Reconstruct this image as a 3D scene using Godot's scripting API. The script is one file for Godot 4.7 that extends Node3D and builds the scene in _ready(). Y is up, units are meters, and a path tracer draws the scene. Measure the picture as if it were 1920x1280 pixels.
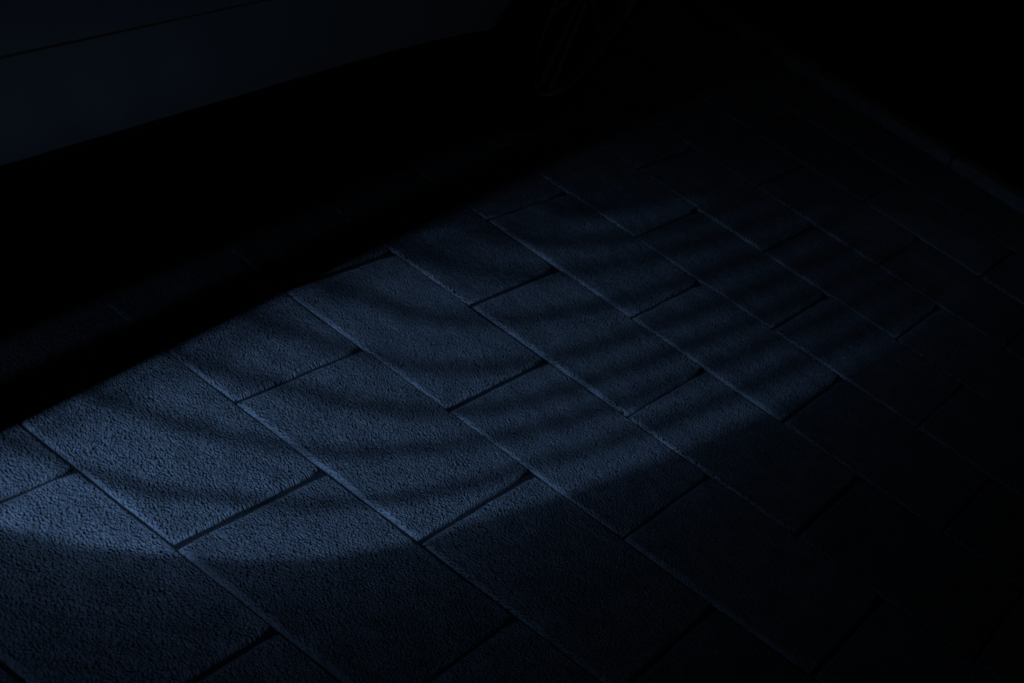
extends Node3D

# Night paving beside a parked car. X runs along the paver rows, -Z along the car, y up, metres.
var rng := RandomNumberGenerator.new()
const CAR_AT := Vector3(-0.305, 0, -1.943)      # where the nearer wheel touches the paving
const CAR_TURN := 5.0
const WHEELBASE := 3.4
const LAMP_S := -3.06                            # along the car, from that wheel
const LAMP_W := 0.16
const LAMP_H := 0.90
var mats := {}


func _ready() -> void:
	rng.seed = 20240611
	# --- camera ---
	var cam := Camera3D.new()
	cam.name = "camera"
	add_child(cam)
	cam.transform = Transform3D(Basis(Vector3(0.78233, 0.40906, -0.46971), Vector3(-0.55234, 0.80417, -0.21962), Vector3(0.28789, 0.43126, 0.85506)).orthonormalized(), Vector3(0.92052, 1.23762, 1.27502))
	cam.fov = 20.1786
	cam.near = 0.05
	cam.far = 400.0
	cam.current = true
	var we := WorldEnvironment.new()
	we.name = "night"
	var env := Environment.new()
	env.background_mode = Environment.BG_SKY
	var sm := ProceduralSkyMaterial.new()
	sm.sky_top_color = Color(0.30, 0.30, 0.29)
	sm.sky_horizon_color = Color(1.0, 0.98, 0.92)
	sm.sky_curve = 0.12
	sm.ground_bottom_color = Color(0.02, 0.022, 0.025)
	sm.ground_horizon_color = Color(0.03, 0.033, 0.036)
	var sky := Sky.new()
	sky.sky_material = sm
	env.sky = sky
	env.background_energy_multiplier = 0.0125
	env.tonemap_mode = Environment.TONE_MAPPER_LINEAR
	env.tonemap_exposure = 1.0
	env.sdfgi_enabled = true
	env.ssao_enabled = true
	env.ssil_enabled = true
	we.environment = env
	var ca := CameraAttributesPhysical.new()
	ca.frustum_focal_length = 67.0
	ca.frustum_focus_distance = 2.6
	ca.exposure_aperture = 9.0
	we.camera_attributes = ca
	add_child(we)
	make_materials()
	build_ground()
	build_paving()
	build_kerb()
	build_car()


# ------------------------------------------------------------------ materials
func lin(r: float, g: float, b: float) -> Color:
	return Color(r, g, b).linear_to_srgb()


func mat(called: String, c: Color, rough: float, metal := 0.0, spec := 0.5) -> StandardMaterial3D:
	var m := StandardMaterial3D.new()
	m.resource_name = called
	m.albedo_color = c
	m.roughness = rough
	m.metallic = metal
	m.metallic_specular = spec
	mats[called] = m
	return m


func stone_relief() -> ImageTexture:
	# hammered concrete skin: worm-like lumps of about five millimetres, finer grit, slow waves
	var n := 1024
	var a := FastNoiseLite.new()
	a.seed = 11
	a.noise_type = FastNoiseLite.TYPE_SIMPLEX_SMOOTH
	a.frequency = 0.088
	a.fractal_octaves = 2
	a.fractal_gain = 0.35
	a.domain_warp_enabled = true
	a.domain_warp_amplitude = 5.0
	a.domain_warp_frequency = 0.03
	var b := FastNoiseLite.new()
	b.seed = 12
	b.noise_type = FastNoiseLite.TYPE_SIMPLEX
	b.frequency = 0.3
	b.fractal_octaves = 2
	var c := FastNoiseLite.new()
	c.seed = 13
	c.noise_type = FastNoiseLite.TYPE_SIMPLEX_SMOOTH
	c.frequency = 0.006
	c.fractal_octaves = 3
	var ia := a.get_seamless_image(n, n, false, false, 0.12, false)
	var ib := b.get_seamless_image(n, n, false, false, 0.12, false)
	var ic := c.get_seamless_image(n, n, false, false, 0.2, false)
	for i in [ia, ib, ic]:
		i.convert(Image.FORMAT_RF)
	var fa: PackedFloat32Array = ia.get_data().to_float32_array()
	var fb: PackedFloat32Array = ib.get_data().to_float32_array()
	var fc: PackedFloat32Array = ic.get_data().to_float32_array()
	var o := PackedFloat32Array()
	o.resize(n * n)
	for k in n * n:
		var w: float = 1.0 - absf(fa[k] * 2.0 - 1.0)      # ridged lumps
		o[k] = 0.62 * smoothstep(0.15, 0.95, w) + 0.22 * fb[k] + 0.30 * fc[k]
	var d := PackedByteArray()
	d.resize(n * n * 3)
	for y in n:
		var up := ((y + n - 1) % n) * n
		var dn := ((y + 1) % n) * n
		for x in n:
			var gx: float = (o[y * n + (x + n - 1) % n] - o[y * n + (x + 1) % n]) * 10.0
			var gy: float = (o[dn + x] - o[up + x]) * 10.0
			var l := 1.0 / sqrt(gx * gx + gy * gy + 1.0)
			var k := (y * n + x) * 3
			d[k] = int((gx * l * 0.5 + 0.5) * 255.0)
			d[k + 1] = int((gy * l * 0.5 + 0.5) * 255.0)
			d[k + 2] = int((l * 0.5 + 0.5) * 255.0)
	return ImageTexture.create_from_image(Image.create_from_data(n, n, false, Image.FORMAT_RGB8, d))


func stone_tone() -> ImageTexture:
	var n := 512
	var a := FastNoiseLite.new()
	a.seed = 21
	a.frequency = 0.02
	a.fractal_octaves = 4
	var b := FastNoiseLite.new()
	b.seed = 22
	b.frequency = 0.35
	b.fractal_octaves = 2
	var ia := a.get_seamless_image(n, n, false, false, 0.15, true)
	var ib := b.get_seamless_image(n, n, false, false, 0.15, true)
	ia.convert(Image.FORMAT_L8)
	ib.convert(Image.FORMAT_L8)
	var da := ia.get_data()
	var db := ib.get_data()
	var o := PackedByteArray()
	o.resize(n * n * 3)
	for k in n * n:
		var v: float = 0.80 + 0.18 * (da[k] / 255.0 - 0.5) + 0.26 * (db[k] / 255.0 - 0.5)
		o[k * 3] = int(clampf(v * 255.0, 0, 255))
		o[k * 3 + 1] = int(clampf(v * 253.0, 0, 255))
		o[k * 3 + 2] = int(clampf(v * 248.0, 0, 255))
	return ImageTexture.create_from_image(Image.create_from_data(n, n, false, Image.FORMAT_RGB8, o))


func make_materials() -> void:
	var skin := stone_relief()
	var tone := stone_tone()
	for k in 4:
		var g: float = [0.40, 0.45, 0.35, 0.42][k]
		var m := mat("paver_concrete_%d" % k, lin(g, g, g * 0.97), 0.82, 0.0, 0.4)
		m.albedo_texture = tone
		m.normal_enabled = true
		m.normal_texture = skin
		m.normal_scale = 1.0
	for k in 4:
		var m: StandardMaterial3D = mats["paver_concrete_%d" % k].duplicate()
		m.resource_name = "paver_edge_%d" % k
		m.normal_scale = 0.55
		mats[m.resource_name] = m
	var js := mat("joint_sand", lin(0.022, 0.021, 0.019), 1.0)
	js.uv1_triplanar = true
	js.uv1_world_triplanar = true
	js.uv1_scale = Vector3(2, 2, 2)
	js.normal_enabled = true
	js.normal_texture = skin
	js.normal_scale = 1.0
	var ks := mat("kerb_concrete", lin(0.5, 0.5, 0.46), 0.85)
	ks.uv1_triplanar = true
	ks.uv1_scale = Vector3(1.6, 1.6, 1.6)
	ks.albedo_texture = tone
	ks.normal_enabled = true
	ks.normal_texture = skin
	ks.normal_scale = 1.0
	var so := mat("soil", lin(0.035, 0.03, 0.024), 1.0)
	so.uv1_triplanar = true
	so.uv1_world_triplanar = true
	so.uv1_scale = Vector3(0.7, 0.7, 0.7)
	so.normal_enabled = true
	so.normal_texture = skin
	so.normal_scale = 1.0
	var p := mat("car_paint", lin(0.34, 0.335, 0.28), 0.35, 0.1, 0.5)
	p.clearcoat_enabled = true
	p.clearcoat = 0.35
	p.clearcoat_roughness = 0.15
	mat("black_plastic", lin(0.012, 0.012, 0.013), 0.7, 0.0, 0.25)
	mat("rubber", lin(0.015, 0.015, 0.016), 0.85, 0.0, 0.3)
	mat("alloy", lin(0.22, 0.22, 0.22), 0.35, 0.9)
	mat("brake_steel", lin(0.2, 0.2, 0.2), 0.5, 1.0)
	mat("dark_glass", lin(0.01, 0.012, 0.014), 0.05, 0.0, 0.5)
	mat("lamp_lens", lin(0.5, 0.5, 0.5), 0.1, 0.6)
	mat("tail_lens", lin(0.25, 0.01, 0.01), 0.15)
	mat("lamp_black", lin(0.003, 0.003, 0.003), 1.0, 0.0, 0.0)
	var chip := mat("lamp_glow", Color(0.1, 0.1, 0.1), 1.0)
	chip.emission_enabled = true
	chip.emission = Color(0.62, 0.8, 1.0)
	chip.emission_energy_multiplier = 4.0
	var films := [["film_stripe", 0.54], ["film_fade", 0.15], ["film_leak", 0.955]]
	for k in HALO:
		films.append(["film_halo_%d" % k, 1.0 - 0.27 * exp(-k / 4.0)])
	for f in films:
		var m := mat(f[0], Color(0, 0, 0, f[1]), 1.0, 0.0, 0.0)
		m.transparency = BaseMaterial3D.TRANSPARENCY_ALPHA


# ------------------------------------------------------------------ helpers
func obj(called: String, mesh: Mesh, m: Material, parent: Node = self) -> MeshInstance3D:
	var o := MeshInstance3D.new()
	o.name = called
	o.mesh = mesh
	o.material_override = m
	parent.add_child(o, true)
	return o


func tag(o: Node, label: String, category: String, group := "") -> void:
	o.set_meta("label", label)
	o.set_meta("category", category)
	if group != "":
		o.set_meta("group", group)


func structure(o: Node, label: String, category: String) -> void:
	tag(o, label, category)
	o.set_meta("kind", "structure")


func tri(st: SurfaceTool, a: Vector3, b: Vector3, c: Vector3) -> void:
	for v in [a, b, c]:
		st.add_vertex(v)


func quad(st: SurfaceTool, a: Vector3, b: Vector3, c: Vector3, d: Vector3) -> void:
	tri(st, a, b, c)
	tri(st, a, c, d)


func done(st: SurfaceTool, smooth := false) -> ArrayMesh:
	if not smooth:
		st.set_smooth_group(-1)
	st.generate_normals()
	return st.commit()


func begin() -> SurfaceTool:
	var st := SurfaceTool.new()
	st.begin(Mesh.PRIMITIVE_TRIANGLES)
	return st


func box(st: SurfaceTool, t: Transform3D, size: Vector3, bevel := 0.0) -> void:
	# a box with chamfered edges
	var h := size / 2.0
	var b := minf(bevel, minf(h.x, minf(h.y, h.z)) * 0.9)
	st.set_smooth_group(-1)
	for ax in 3:
		for s in [-1.0, 1.0]:
			var u := (ax + 1) % 3
			var v := (ax + 2) % 3
			var f := []
			for k in [[-1, -1], [1, -1], [1, 1], [-1, 1]]:
				var p := Vector3.ZERO
				p[ax] = s * h[ax]
				p[u] = k[0] * (h[u] - b)
				p[v] = k[1] * (h[v] - b)
				f.append(t * p)
			if s > 0:
				quad(st, f[3], f[2], f[1], f[0])
			else:
				quad(st, f[0], f[1], f[2], f[3])
	if b <= 0.0:
		return
	for ax in 3:                               # edges along ax
		var u := (ax + 1) % 3
		var v := (ax + 2) % 3
		for su in [-1.0, 1.0]:
			for sv in [-1.0, 1.0]:
				var f := []
				for k in [[-1, 0], [1, 0], [1, 1], [-1, 1]]:
					var p := Vector3.ZERO
					p[ax] = k[0] * (h[ax] - b)
					p[u] = su * (h[u] if k[1] == 0 else h[u] - b)
					p[v] = sv * (h[v] - b if k[1] == 0 else h[v])
					f.append(t * p)
				if su * sv > 0:
					quad(st, f[3], f[2], f[1], f[0])
				else:
					quad(st, f[0], f[1], f[2], f[3])
	for sx in [-1.0, 1.0]:
		for sy in [-1.0, 1.0]:
			for sz in [-1.0, 1.0]:
				var a: Vector3 = t * Vector3(sx * h.x, sy * (h.y - b), sz * (h.z - b))
				var c: Vector3 = t * Vector3(sx * (h.x - b), sy * h.y, sz * (h.z - b))
				var d: Vector3 = t * Vector3(sx * (h.x - b), sy * (h.y - b), sz * h.z)
				if sx * sy * sz > 0:
					tri(st, a, d, c)
				else:
					tri(st, a, c, d)


func lathe(st: SurfaceTool, profile: Array, seg: int, smooth := true) -> void:
	# profile of (radius, x): turned about the x axis
	for k in seg:
		var a0 := TAU * k / seg
		var a1 := TAU * (k + 1) / seg
		for i in profile.size() - 1:
			var p: Vector2 = profile[i]
			var q: Vector2 = profile[i + 1]
			if smooth:
				st.set_smooth_group(1)
			quad(st, Vector3(p.y, p.x * cos(a0), p.x * sin(a0)), Vector3(p.y, p.x * cos(a1), p.x * sin(a1)), Vector3(q.y, q.x * cos(a1), q.x * sin(a1)), Vector3(q.y, q.x * cos(a0), q.x * sin(a0)))


# ------------------------------------------------------------------ ground
func build_ground() -> void:
	var pm := PlaneMesh.new()
	pm.size = Vector2(240, 240)
	var g := obj("ground", pm, mats["soil"])
	g.position.y = -0.055
	structure(g, "dark bare ground reaching out around the paving", "ground")


func paver_mesh() -> ArrayMesh:
	# one concrete slab, 30 cm square less its joint, with worn, slightly crooked rounded edges
	var st := begin()
	var half := 0.1484
	var n := 7
	var ring := []
	for side in 4:
		for k in n:
			var t := -1.0 + 2.0 * k / n
			var p := Vector2(t, -1.0) * half
			if k == 0:
				p *= 0.995
			p = p.rotated(side * PI / 2)
			p += Vector2(rng.randf_range(-1, 1), rng.randf_range(-1, 1)) * 0.0007
			ring.append(p)
	var m := ring.size()
	var off := Vector2(rng.randf(), rng.randf())
	var levels := [[0.0078, 0.0, 0.0], [0.0052, -0.0006, 0.30], [0.0029, -0.0020, 0.58], [0.0010, -0.0040, 0.95], [0.0, -0.0065, 1.4], [0.0, -0.045, PI / 2]]
	var pts := []
	var nor := []
	for lv in levels:
		var row := []
		var nr := []
		for k in m:
			var p: Vector2 = ring[k]
			var inward := -p.normalized()
			if absf(absf(p.x) - absf(p.y)) > 0.012:
				inward = Vector2(-signf(p.x), 0) if absf(p.x) > absf(p.y) else Vector2(0, -signf(p.y))
			else:
				inward *= 1.2
			var worn: float = 1.0 + 0.35 * sin(k * 2.3 + off.x * 40.0) * sin(k * 0.71 + off.y * 30.0)     # edges worn unevenly
			var q: Vector2 = p + inward * float(lv[0]) * worn
			row.append(Vector3(q.x, lv[1], q.y))
			var outv: Vector2 = -inward.normalized()
			nr.append(Vector3(outv.x * sin(lv[2]), cos(lv[2]), outv.y * sin(lv[2])))
		pts.append(row)
		nor.append(nr)
	var put := func(p: Vector3, nn: Vector3) -> void:
		st.set_normal(nn)
		st.set_uv(Vector2(p.x, p.z - p.y) / 0.70 + off)
		st.add_vertex(p)
	for k in m:
		var j := (k + 1) % m
		put.call(Vector3.ZERO, Vector3.UP)
		put.call(pts[0][k], nor[0][k])
		put.call(pts[0][j], nor[0][j])
	var both: ArrayMesh = st.commit()
	st.clear()
	st.begin(Mesh.PRIMITIVE_TRIANGLES)
	for k in m:
		var j := (k + 1) % m
		for i in levels.size() - 1:
			for c in [[i, k], [i + 1, k], [i + 1, j], [i, k], [i + 1, j], [i, j]]:
				put.call(pts[c[0]][c[1]], nor[c[0]][c[1]])
	return st.commit(both)


func build_paving() -> void:
	var root := Node3D.new()
	root.name = "pavement"
	add_child(root)
	structure(root, "grey square concrete pavers in running bond beside the parked car", "pavement")
	var st := begin()
	quad(st, Vector3(-2.4, -0.0045, 1.8), Vector3(-2.4, -0.0045, -3.32), Vector3(2.4, -0.0045, -3.32), Vector3(2.4, -0.0045, 1.8))
	obj("joint_sand", done(st), mats["joint_sand"], root)
	var variants := []
	for k in 8:
		variants.append(paver_mesh())
	for v in range(-6, 11):
		var odd: bool = posmod(v, 2) == 1
		for i in range(-7, 8):
			var x := 0.30 * i + (0.15 if odd else 0.0) + 0.15 + rng.randf_range(-0.0015, 0.0015)
			var z := -0.30 * v - 0.15 + rng.randf_range(-0.001, 0.001)
			if v >= 9:
				z -= 0.009
			if absf(x) > 2.2:
				continue
			var tone := rng.randi() % 4
			var o := obj("paver", variants[rng.randi() % 8], null, root)
			o.set_surface_override_material(0, mats["paver_concrete_%d" % tone])
			o.set_surface_override_material(1, mats["paver_edge_%d" % tone])
			o.position = Vector3(x, rng.randf_range(-0.0012, 0.0012), z)
			o.rotation = Vector3(rng.randf_range(-1, 1) * 0.0045, [0.0, PI / 2, PI, -PI / 2][rng.randi() % 4] + rng.randf_range(-1, 1) * 0.003, rng.randf_range(-1, 1) * 0.0045)


func build_kerb() -> void:
	var root := Node3D.new()
	root.name = "kerb"
	add_child(root)
	structure(root, "low pale concrete edging along the far side of the paving", "kerb")
	for k in range(-6, 6):
		var st := begin()
		box(st, Transform3D(Basis(), Vector3.ZERO), Vector3(0.494, 0.20, 0.078), 0.006)
		var o := obj("kerb_stone", done(st), mats["kerb_concrete"], root)
		o.position = Vector3(0.17 + 0.25 + 0.5 * k, -0.075 + rng.randf_range(-0.002, 0.002), -3.358 + rng.randf_range(-0.002, 0.002))
		o.rotation.y = rng.randf_range(-1, 1) * 0.004
	var n := FastNoiseLite.new()
	n.seed = 5
	n.frequency = 2.5
	n.fractal_octaves = 4
	var st2 := begin()
	var w := 60
	var d := 40
	var at := func(i: int, j: int) -> Vector3:
		var x := -4.0 + 8.0 * i / w
		var z := -3.40 - 5.0 * j / d
		return Vector3(x, -0.03 + 0.03 * n.get_noise_2d(x, z) + minf(0.05, 0.02 * j / 4.0), z)
	for i in w:
		for j in d:
			quad(st2, at.call(i, j), at.call(i, j + 1), at.call(i + 1, j + 1), at.call(i + 1, j))
	st2.index()
	var so := obj("soil", done(st2, true), mats["soil"])
	structure(so, "dark planting bed of bare soil beyond the kerb", "soil")


# ------------------------------------------------------------------ car
# In the car's own axes x is outward on the side that is seen (0 at the wheel face), -z runs to the rear, so s = -z.
func body_half(s: float, t: float) -> Vector2:
	# (x, y) of the section at s; t from 0 at the sill edge to 1 at the middle of the roof
	var keys := [[0.0, -0.044, 0.280], [0.04, -0.038, 0.31], [0.09, -0.029, 0.36], [0.15, -0.014, 0.442], [0.19, -0.009, 0.470], [0.28, 0.008, 0.60], [0.40, 0.012, 0.78], [0.48, -0.006, 0.90], [0.54, -0.035, 0.965], [0.60, -0.08, 1.02], [0.74, -0.20, 1.28], [0.82, -0.30, 1.41], [0.90, -0.50, 1.47], [1.0, -0.90, 1.49]]
	var out := Vector2.ZERO
	for k in keys.size() - 1:
		if t <= keys[k + 1][0] + 1e-6:
			var f: float = (t - keys[k][0]) / (keys[k + 1][0] - keys[k][0])
			out = Vector2(lerpf(keys[k][1], keys[k + 1][1], f), lerpf(keys[k][2], keys[k + 1][2], f))
			break
	# the cabin ends in a bonnet (s below -2.1) and a sloping tail (s above 0.1)
	var top := 1.49
	if s < -2.3:
		top = lerpf(1.49, 1.04, smoothstep(-2.3, -3.35, s))
		top = minf(top, lerpf(1.04, 0.80, smoothstep(-3.35, -4.2, s)) if s < -3.35 else top)
	elif s > 0.0:
		top = lerpf(1.49, 0.96, smoothstep(0.0, 0.82, s))
	if out.y > 0.60:
		out.y = 0.60 + (out.y - 0.60) * (top - 0.60) / 0.89
	# plan view: the ends are drawn in
	var pull := 0.16 * pow(clampf((-3.4 - s) / 0.9, 0, 1), 2.0) + 0.12 * pow(clampf((s - 0.25) / 0.6, 0, 1), 2.0)
	out.x -= pull * (1.0 if out.x > -0.85 else 0.0)
	# the wings swell over the wheels
	for sw in [0.0, -WHEELBASE]:
		var q := exp(-pow((s - sw) / 0.42, 2.0)) * smoothstep(0.95, 0.62, out.y)
		out.x += q * maxf(0.0, 0.018 - out.x) * 0.85
	return out


func arch_edge(s: float) -> float:
	# height of the lower edge of the painted side
	var e := 0.268
	for sw in [0.0, -WHEELBASE]:
		var ds := absf(s - sw)
		if ds < 0.43:
			e = maxf(e, 0.33 + sqrt(0.43 * 0.43 - ds * ds) - 0.045)
	if s > 0.43:
		e = lerpf(0.268, 0.34, smoothstep(0.43, 0.86, s))
	if s < -WHEELBASE - 0.43:
		e = lerpf(0.268, 0.24, smoothstep(0.43, 0.9, -WHEELBASE - s))
	return e


func side_point(s: float, t: float) -> Vector2:
	# section point, pushed up where the wheel arch cuts into the side
	var edge := arch_edge(s)
	var p := body_half(s, t)
	if p.y < edge and t < 0.5:
		var lo := t
		var hi := 0.5
		for it in 18:
			var mid := (lo + hi) / 2.0
			if body_half(s, mid).y < edge:
				lo = mid
			else:
				hi = mid
		p = Vector2(body_half(s, hi).x, edge)
	return p


func car_body() -> ArrayMesh:
	var st := begin()
	var stations := []
	var s := -4.28
	while s < 0.86:
		stations.append(s)
		var near := minf(absf(s), absf(s + WHEELBASE))
		s += 0.012 if absf(near - 0.43) < 0.03 else (0.03 if near < 0.5 else 0.07)
	stations.append(0.87)
	var ts := [0.0, 0.012, 0.04, 0.065, 0.09, 0.12, 0.15, 0.1575, 0.1585, 0.160, 0.162, 0.1635, 0.1645, 0.172, 0.19, 0.235, 0.28, 0.34, 0.40, 0.44, 0.48, 0.51, 0.54, 0.57, 0.60, 0.67, 0.74, 0.78, 0.82, 0.86, 0.90, 0.95, 1.0]
	var at := func(ss: float, k: int) -> Vector3:
		var n := ts.size()
		var mirrored := k >= n
		var t: float = ts[k] if not mirrored else ts[2 * n - 2 - k]
		var p := side_point(ss, t)
		# the shut line under the doors
		if absf(t - 0.161) < 0.0015 and ss > -2.75 and ss < -1.32:
			p.x -= 0.004
		var x: float = p.x if not mirrored else -1.8 - p.x
		return Vector3(x, p.y, -ss)
	var m := ts.size() * 2 - 1
	for i in stations.size() - 1:
		for k in m - 1:
			st.set_smooth_group(1)
			quad(st, at.call(stations[i], k), at.call(stations[i], k + 1), at.call(stations[i + 1], k + 1), at.call(stations[i + 1], k))
	for e in [0, stations.size() - 1]:          # nose and tail
		st.set_smooth_group(-1)
		for k in m / 2:
			var a: Vector3 = at.call(stations[e], k)
			var b: Vector3 = at.call(stations[e], k + 1)
			var c: Vector3 = at.call(stations[e], m - 2 - k)
			var d: Vector3 = at.call(stations[e], m - 1 - k)
			if e == 0:
				quad(st, a, d, c, b)
			else:
				quad(st, a, b, c, d)
	st.index()
	st.generate_normals()
	return st.commit()


func build_car() -> void:
	var car := Node3D.new()
	car.name = "parked_car"
	add_child(car)
	car.position = CAR_AT
	car.rotation.y = deg_to_rad(CAR_TURN)
	tag(car, "silver grey car parked on the pavers, its dark sill and wheel in view", "car")
	obj("body", car_body(), mats["car_paint"], car)
	# black sill cladding between the wheels, on both sides
	for side in [0, 1]:
		var st := begin()
		var prof := [Vector2(-0.050, 0.290), Vector2(-0.054, 0.270), Vector2(-0.078, 0.235), Vector2(-0.092, 0.205), Vector2(-0.115, 0.185), Vector2(-0.20, 0.178)]
		var run := []
		var s := -WHEELBASE + 0.415
		while s < -0.414:
			run.append(s)
			s += 0.0951
		run.append(-0.415)
		for i in run.size() - 1:
			for k in prof.size() - 1:
				var f := []
				for c in [[i, k], [i, k + 1], [i + 1, k + 1], [i + 1, k]]:
					var p: Vector2 = prof[c[1]]
					f.append(Vector3(p.x if side == 0 else -1.8 - p.x, p.y, -run[c[0]]))
				st.set_smooth_group(1)
				if side == 0:
					quad(st, f[3], f[2], f[1], f[0])
				else:
					quad(st, f[0], f[1], f[2], f[3])
		st.index()
		st.generate_normals()
		obj("sill", st.commit(), mats["black_plastic"], car)
	# floor pan, with the wheel housings left open
	var fl := begin()
	for r in [[-4.1, -3.83], [-2.97, -0.43], [0.43, 0.8]]:
		box(fl, Transform3D(Basis(), Vector3(-0.9, 0.23, -(r[0] + r[1]) / 2.0)), Vector3(1.5, 0.09, r[1] - r[0]), 0.01)
	box(fl, Transform3D(Basis(), Vector3(-0.9, 0.26, 1.7)), Vector3(1.2, 0.08, 4.7), 0.01)
	obj("floor_pan", done(fl), mats["black_plastic"], car)
	for sw in [0.0, -WHEELBASE]:
		for side in [0, 1]:
			var x: float = 0.0 if side == 0 else -1.8
			var sg := 1.0 if side == 0 else -1.0
			# the arch liner: a half drum round the wheel
			var ln := begin()
			var seg := 20
			for k in seg:
				var a0 := -0.35 + (PI + 0.7) * k / seg
				var a1 := -0.35 + (PI + 0.7) * (k + 1) / seg
				var p0 := Vector2(cos(a0), sin(a0)) * 0.405
				var p1 := Vector2(cos(a1), sin(a1)) * 0.405
				quad(ln, Vector3(x - sg * 0.05, 0.33 + p0.y, -sw + p0.x), Vector3(x - sg * 0.05, 0.33 + p1.y, -sw + p1.x), Vector3(x - sg * 0.34, 0.33 + p1.y, -sw + p1.x), Vector3(x - sg * 0.34, 0.33 + p0.y, -sw + p0.x))
				tri(ln, Vector3(x - sg * 0.34, 0.33, -sw), Vector3(x - sg * 0.34, 0.33 + p0.y, -sw + p0.x), Vector3(x - sg * 0.34, 0.33 + p1.y, -sw + p1.x))
			obj("arch_liner", done(ln), mats["black_plastic"], car)
	wheel_at(car, 0.0, 0.0, 1.0)
	wheel_at(car, 0.0, -WHEELBASE, 1.0)
	wheel_at(car, -1.8, 0.0, -1.0)
	wheel_at(car, -1.8, -WHEELBASE, -1.0)
	car_fittings(car)
	build_lamp(car)


func wheel_at(car: Node3D, x: float, s: float, sg: float) -> void:
	var st := begin()
	# tyre: face at x = 0, tread 0.22 wide
	lathe(st, [Vector2(0.243, -0.012), Vector2(0.252, -0.004), Vector2(0.275, -0.001), Vector2(0.300, -0.006), Vector2(0.318, -0.016), Vector2(0.327, -0.030), Vector2(0.330, -0.050), Vector2(0.331, -0.11), Vector2(0.330, -0.17), Vector2(0.320, -0.205), Vector2(0.29, -0.22), Vector2(0.243, -0.21)], 72)
	st.index()
	var w := obj("wheel", done(st, true), mats["rubber"], car)
	w.position = Vector3(x, 0.33, -s)
	if sg < 0:
		w.rotation.y = PI
	w.rotation.x = 0.33 + s
	var rm := begin()
	lathe(rm, [Vector2(0.242, -0.014), Vector2(0.2445, -0.006), Vector2(0.243, -0.002), Vector2(0.238, -0.003), Vector2(0.234, -0.010), Vector2(0.229, -0.022), Vector2(0.222, -0.09), Vector2(0.222, -0.20)], 72)
	rm.index()
	obj("rim", done(rm, true), mats["alloy"], w)
	for k in 10:
		var sp := begin()
		var a := TAU * (k / 2) / 5.0 + (0.17 if k % 2 else -0.17)
		var inner := TAU * (k / 2) / 5.0 + (0.42 if k % 2 else -0.42)
		var p0 := Vector3(-0.036, cos(inner) * 0.058, sin(inner) * 0.058)
		var p1 := Vector3(-0.014, cos(a) * 0.233, sin(a) * 0.233)
		var dir := (p1 - p0).normalized()
		var across := Vector3.RIGHT.cross(dir).normalized()
		box(sp, Transform3D(Basis(dir.cross(across), dir, -across).orthonormalized(), (p0 + p1) / 2.0), Vector3(0.022, p0.distance_to(p1), 0.017), 0.004)
		obj("spoke", done(sp), mats["alloy"], w)
	var hb := begin()
	lathe(hb, [Vector2(0.0, -0.020), Vector2(0.028, -0.021), Vector2(0.034, -0.026), Vector2(0.066, -0.032), Vector2(0.070, -0.045), Vector2(0.070, -0.12)], 36)
	hb.index()
	obj("hub", done(hb, true), mats["alloy"], w)
	var bd := begin()
	lathe(bd, [Vector2(0.0, -0.10), Vector2(0.155, -0.10), Vector2(0.155, -0.125), Vector2(0.0, -0.125)], 40, false)
	obj("brake_disc", done(bd), mats["brake_steel"], w)


func patch(car: Node3D, called: String, corners: Array, m: Material, proud := 0.006) -> void:
	# a piece laid on the body between corner points given as (s, t), on both sides
	for side in [0, 1]:
		var st := begin()
		var n := 8
		var at := func(i: int, j: int) -> Vector3:
			var u := float(i) / n
			var v := float(j) / n
			var a: Vector2 = corners[0].lerp(corners[1], u)
			var b: Vector2 = corners[3].lerp(corners[2], u)
			var q: Vector2 = a.lerp(b, v)
			var p := body_half(q.x, q.y)
			var inset := -0.004 if i == 0 or j == 0 or i == n or j == n else proud
			return Vector3(p.x + inset if side == 0 else -1.8 - p.x - inset, p.y, -q.x)
		for i in n:
			for j in n:
				var f := [at.call(i, j), at.call(i, j + 1), at.call(i + 1, j + 1), at.call(i + 1, j)]
				st.set_smooth_group(1)
				if side == 0:
					quad(st, f[0], f[1], f[2], f[3])
				else:
					quad(st, f[3], f[2], f[1], f[0])
		st.index()
		st.generate_normals()
		obj(called, st.commit(), m, car)


func car_fittings(car: Node3D) -> void:
	patch(car, "window", [Vector2(-2.65, 0.60), Vector2(-1.46, 0.60), Vector2(-1.46, 0.80), Vector2(-2.2, 0.80)], mats["dark_glass"])
	patch(car, "window", [Vector2(-1.38, 0.60), Vector2(-0.12, 0.60), Vector2(-0.20, 0.80), Vector2(-1.38, 0.80)], mats["dark_glass"])
	patch(car, "headlight", [Vector2(-4.20, 0.36), Vector2(-3.86, 0.40), Vector2(-3.86, 0.47), Vector2(-4.20, 0.44)], mats["lamp_lens"])
	patch(car, "tail_light", [Vector2(0.56, 0.38), Vector2(0.82, 0.36), Vector2(0.82, 0.46), Vector2(0.56, 0.47)], mats["tail_lens"])
	for s in [-1.58, -0.33]:
		for side in [0, 1]:
			var st := begin()
			box(st, Transform3D(Basis(), Vector3(0.028 if side == 0 else -1.828, 0.80, -s)), Vector3(0.024, 0.026, 0.19), 0.008)
			obj("handle", done(st), mats["car_paint"], car)
	for side in [0, 1]:
		var st := begin()
		box(st, Transform3D(Basis(), Vector3(0.15 if side == 0 else -1.95, 1.05, 3.06)), Vector3(0.21, 0.14, 0.11), 0.035)
		box(st, Transform3D(Basis(), Vector3(0.02 if side == 0 else -1.82, 0.985, 3.06)), Vector3(0.14, 0.03, 0.05), 0.008)
		obj("mirror", done(st), mats["car_paint"], car)


# The side lamp throws its light carpet back along the sill: a small chip, and a printed glass slide ten centimetres before it.
const HALO := 16
const SLIDE := 0.12
const CHIP := 0.0012


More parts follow.
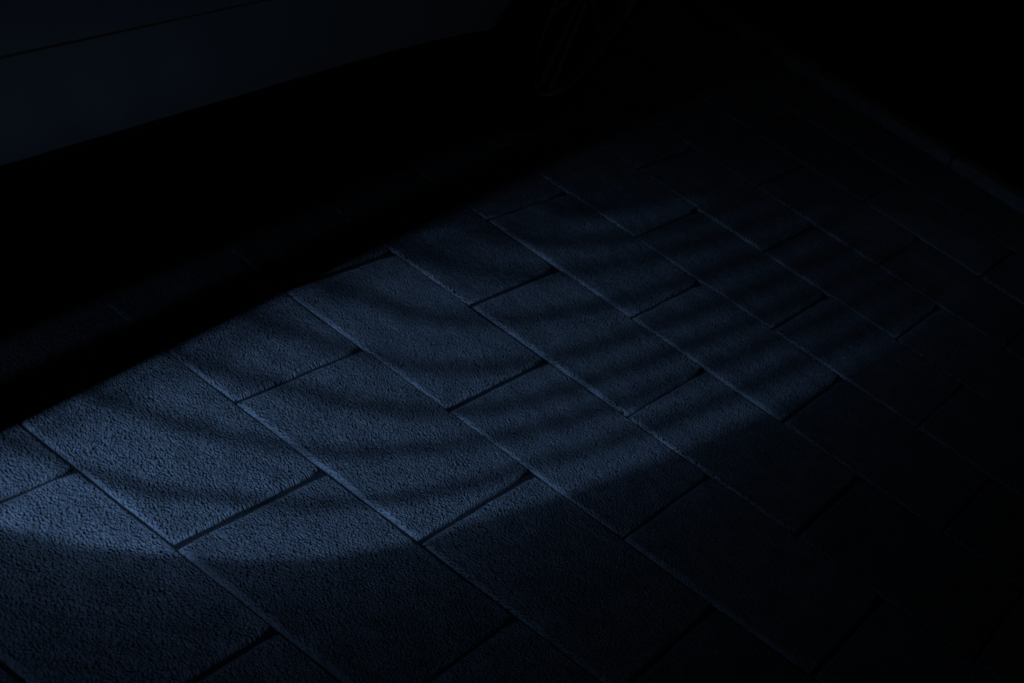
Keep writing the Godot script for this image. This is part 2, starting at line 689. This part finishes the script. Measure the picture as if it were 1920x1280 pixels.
func curve_of(pts: Array) -> PackedVector2Array:
	# a smooth line through ground points (x, z)
	var c := Curve2D.new()
	for i in pts.size():
		var a: Vector2 = pts[maxi(i - 1, 0)]
		var b: Vector2 = pts[mini(i + 1, pts.size() - 1)]
		var h: Vector2 = (b - a) / 6.0
		c.add_point(pts[i], -h, h)
	return c.tessellate(4, 2.0)


func build_lamp(car: Node3D) -> void:
	var lp := Vector3(LAMP_W, LAMP_H, -LAMP_S)
	var inv := car.transform.affine_inverse()
	var aim: Vector3 = inv * Vector3(0.2, 0, -0.85)
	var fw := (aim - lp).normalized()
	var frame := Basis.looking_at(fw, Vector3.UP)
	var lamp := Node3D.new()
	lamp.name = "side_lamp"
	car.add_child(lamp, true)
	lamp.transform = Transform3D(frame, lp)
	var to_lamp := (car.transform * lamp.transform).affine_inverse()
	var on_slide := func(g: Vector2) -> Vector2:
		var q: Vector3 = to_lamp * Vector3(g.x, 0, g.y)
		return Vector2(q.x, q.y) * (1000.0 * SLIDE / maxf(-q.z, 0.05))   # millimetres on the slide
	var slide_of := func(pts: PackedVector2Array) -> PackedVector2Array:
		var o := PackedVector2Array()
		for p in pts:
			o.append(on_slide.call(p))
		return o
	# the line along the car where the light ends, on the paving
	var car_line := func(z: float, w: float) -> Vector2:
		return Vector2(CAR_AT.x + w + (z - CAR_AT.z) * tan(deg_to_rad(CAR_TURN)), z)
	var outline := [Vector2(-0.075, -0.095), Vector2(-0.02, -0.115), Vector2(0.031, -0.145), Vector2(0.099, -0.206), Vector2(0.158, -0.283), Vector2(0.212, -0.366), Vector2(0.258, -0.469), Vector2(0.296, -0.60), Vector2(0.346, -0.88), Vector2(0.388, -1.17), Vector2(0.42, -1.48), Vector2(0.446, -1.80), Vector2(0.473, -2.41), Vector2(0.46, -2.75), Vector2(0.36, -2.95), Vector2(0.20, -2.75), Vector2(0.05, -2.38), Vector2(-0.06, -2.08), Vector2(-0.115, -1.85), Vector2(-0.14, -1.6), Vector2(-0.155, -1.4), Vector2(-0.172, -1.2)]
	var pool_ground := curve_of(outline)
	for z in [-1.0, -0.8, -0.6, -0.4, -0.2, -0.12]:
		pool_ground.append(car_line.call(z, 0.078))
	var pool: PackedVector2Array = slide_of.call(pool_ground)
	var stripes := [
		[Vector2(-0.10, -0.25), Vector2(-0.03, -0.285), Vector2(0.064, -0.345), Vector2(0.119, -0.424), Vector2(0.179, -0.51), Vector2(0.232, -0.643), Vector2(0.265, -0.766), Vector2(0.295, -0.943), Vector2(0.317, -1.06), Vector2(0.337, -1.212), Vector2(0.351, -1.342), Vector2(0.375, -1.6), Vector2(0.40, -2.0), Vector2(0.42, -2.5)],
		[Vector2(-0.12, -0.41), Vector2(-0.05, -0.455), Vector2(0.028, -0.515), Vector2(0.125, -0.631), Vector2(0.180, -0.755), Vector2(0.218, -0.88), Vector2(0.245, -1.011), Vector2(0.263, -1.124), Vector2(0.285, -1.3), Vector2(0.31, -1.6), Vector2(0.34, -2.0), Vector2(0.36, -2.5)],
		[Vector2(-0.14, -0.58), Vector2(-0.08, -0.62), Vector2(-0.01, -0.68), Vector2(0.08, -0.77), Vector2(0.147, -0.88), Vector2(0.190, -1.02), Vector2(0.217, -1.2), Vector2(0.242, -1.45), Vector2(0.265, -1.75), Vector2(0.29, -2.2), Vector2(0.30, -2.6)],
		[Vector2(-0.16, -0.76), Vector2(-0.1, -0.8), Vector2(-0.01, -0.87), Vector2(0.075, -0.97), Vector2(0.13, -1.11), Vector2(0.165, -1.3), Vector2(0.19, -1.55), Vector2(0.215, -1.9), Vector2(0.235, -2.5)],
		[Vector2(-0.18, -0.95), Vector2(-0.11, -1.0), Vector2(-0.02, -1.08), Vector2(0.045, -1.2), Vector2(0.09, -1.38), Vector2(0.12, -1.6), Vector2(0.15, -2.0), Vector2(0.165, -2.6)],
		[Vector2(-0.2, -1.2), Vector2(-0.1, -1.27), Vector2(-0.03, -1.36), Vector2(0.02, -1.52), Vector2(0.055, -1.75), Vector2(0.08, -2.1), Vector2(0.095, -2.6)],
		[Vector2(-0.2, -1.42), Vector2(-0.08, -1.53), Vector2(-0.025, -1.68), Vector2(0.01, -1.92), Vector2(0.03, -2.4)],
		[Vector2(-0.24, -1.62), Vector2(-0.12, -1.74), Vector2(-0.07, -1.92), Vector2(-0.04, -2.3)],
	]
	var half := 0.06
	var hm := half * 1000.0
	var plate := PackedVector2Array([Vector2(-hm, -hm), Vector2(hm, -hm), Vector2(hm, hm), Vector2(-hm, hm)])
	# light leaves only on the outer side of the car line and short of the planting bed
	var a: Vector2 = on_slide.call(car_line.call(-0.12, 0.078))
	var b: Vector2 = on_slide.call(car_line.call(-3.0, 0.078))
	var far_y: float = on_slide.call(Vector2(0.2, -3.52)).y
	var far_a := a + (b - a) * ((far_y - a.y) / (b.y - a.y))
	var near_a := a + (b - a) * ((-hm * 2.0 - a.y) / (b.y - a.y))
	var open := PackedVector2Array([near_a, Vector2(hm * 3.0, -hm * 2.0), Vector2(hm * 3.0, far_y), far_a])
	var spill := Geometry2D.intersect_polygons(open, plate)
	# the halo round the pool: film that darkens ring by ring
	var halo := []
	var inner := pool
	var grown := 0.0
	for k in HALO:
		grown += 1.3 * pow(1.15, k)
		var outer: PackedVector2Array = Geometry2D.offset_polygon(pool, grown, Geometry2D.JOIN_ROUND)[0]
		var ring := []
		for p in spill:
			for q in Geometry2D.intersect_polygons(p, outer) if k < HALO - 1 else [p]:
				ring.append_array(Geometry2D.clip_polygons(q, inner))
		for q in ring:
			halo.append(["smoked_film", [q], "film_halo_%d" % k])
		inner = outer
	# close under the car's flank the mask leaks a little light
	var leak_far: PackedVector2Array = slide_of.call(PackedVector2Array([car_line.call(0.65, 0.005), car_line.call(-40.0, 0.005), car_line.call(-40.0, -0.045), car_line.call(0.65, -0.045)]))
	var opaque := []
	for p in Geometry2D.clip_polygons(plate, open):
		# cut in two along the leak, so that no piece has a hole
		for q in Geometry2D.clip_polygons(p, leak_far):
			if not Geometry2D.is_polygon_clockwise(q):
				opaque.append(q)
			else:
				push_warning("hole in the slide mask")
	var leaks := Geometry2D.intersect_polygons(leak_far, plate)
	var bars := []
	for i in stripes.size():
		var line: PackedVector2Array = slide_of.call(curve_of(stripes[i]))
		for band in Geometry2D.offset_polyline(line, 0.70, Geometry2D.JOIN_ROUND, Geometry2D.END_BUTT):
			bars.append_array(Geometry2D.intersect_polygons(band, pool))
	for set_ in [["opaque_mask", opaque, "lamp_black"], ["leaking_film", leaks, "film_leak"], ["stripe_film", bars, "film_stripe"]] + halo:
		var st := begin()
		for poly in set_[1]:
			var idx := Geometry2D.triangulate_polygon(poly)
			if idx.is_empty():
				push_warning("slide polygon not triangulated: " + str(set_[0]) + " " + str(poly.size()))
			for k in range(0, idx.size(), 3):
				var v := []
				for c in 3:
					v.append(Vector3(poly[idx[k + c]].x * 0.001, poly[idx[k + c]].y * 0.001, -SLIDE))
				tri(st, v[0], v[1], v[2])
		obj(set_[0], done(st), mats[set_[2]], lamp)
	# the far end of the slide is dimmed by four thin films, one behind the other
	for k in 6:
		var z := -1.5 - 0.2 * k
		var cut := PackedVector2Array([on_slide.call(Vector2(-1.2, z)), on_slide.call(Vector2(1.6, z)), on_slide.call(Vector2(1.6, -4.2)), on_slide.call(Vector2(-1.2, -4.2))])
		var st := begin()
		for poly in Geometry2D.intersect_polygons(cut, pool):
			var idx := Geometry2D.triangulate_polygon(poly)
			for i in range(0, idx.size(), 3):
				var v := []
				for c in 3:
					v.append(Vector3(poly[idx[i + c]].x * 0.001, poly[idx[i + c]].y * 0.001, -SLIDE + 0.0006 * (k + 1)))
				tri(st, v[0], v[1], v[2])
		obj("fading_film", done(st), mats["film_fade"], lamp)
	# and along the car it ends softly: slivers of film just inside its edge
	for k in 5:
		var edge := Geometry2D.offset_polygon(pool, -0.7 * (k + 1))
		var side := PackedVector2Array([on_slide.call(car_line.call(-0.13, 0.16)), on_slide.call(car_line.call(-4.2, 0.3)), on_slide.call(Vector2(-1.6, -4.2)), on_slide.call(Vector2(-1.2, -0.13))])
		var st := begin()
		for part in Geometry2D.intersect_polygons(side, pool):
			for poly in Geometry2D.clip_polygons(part, edge[0]):
				var idx := Geometry2D.triangulate_polygon(poly)
				for i in range(0, idx.size(), 3):
					var v := []
					for c in 3:
						v.append(Vector3(poly[idx[i + c]].x * 0.001, poly[idx[i + c]].y * 0.001, -SLIDE - 0.0006 * (k + 1)))
					tri(st, v[0], v[1], v[2])
		obj("edge_film", done(st), mats["film_fade"], lamp)
	# housing: four walls and a back, painted black
	var hs := begin()
	var th := 0.006
	var reach := SLIDE + 0.035
	for k in 4:
		var turn := Basis(Vector3(0, 0, 1), k * PI / 2)
		box(hs, Transform3D(turn, turn * Vector3(0, half + th / 2 + 0.0005, -reach / 2 + 0.012)), Vector3(half * 2 + th * 2, th, reach), 0.0)
	box(hs, Transform3D(Basis(), Vector3(0, 0, 0.020)), Vector3(half * 2 + th * 2, half * 2 + th * 2, 0.010), 0.0)
	obj("housing", done(hs), mats["lamp_black"], lamp)
	var ch := begin()
	box(ch, Transform3D(Basis(), Vector3(0, 0, 0.003)), Vector3(CHIP, CHIP, 0.003), 0.0)
	obj("glowing_chip", done(ch), mats["lamp_glow"], lamp)
	var al := AreaLight3D.new()
	al.name = "chip_light"
	al.area_size = Vector2(CHIP, CHIP)
	al.area_normalize_energy = true
	al.light_color = Color(0.52, 0.71, 1.0)
	al.light_energy = 2.5
	al.area_range = 12.0
	al.shadow_enabled = true
	lamp.add_child(al)
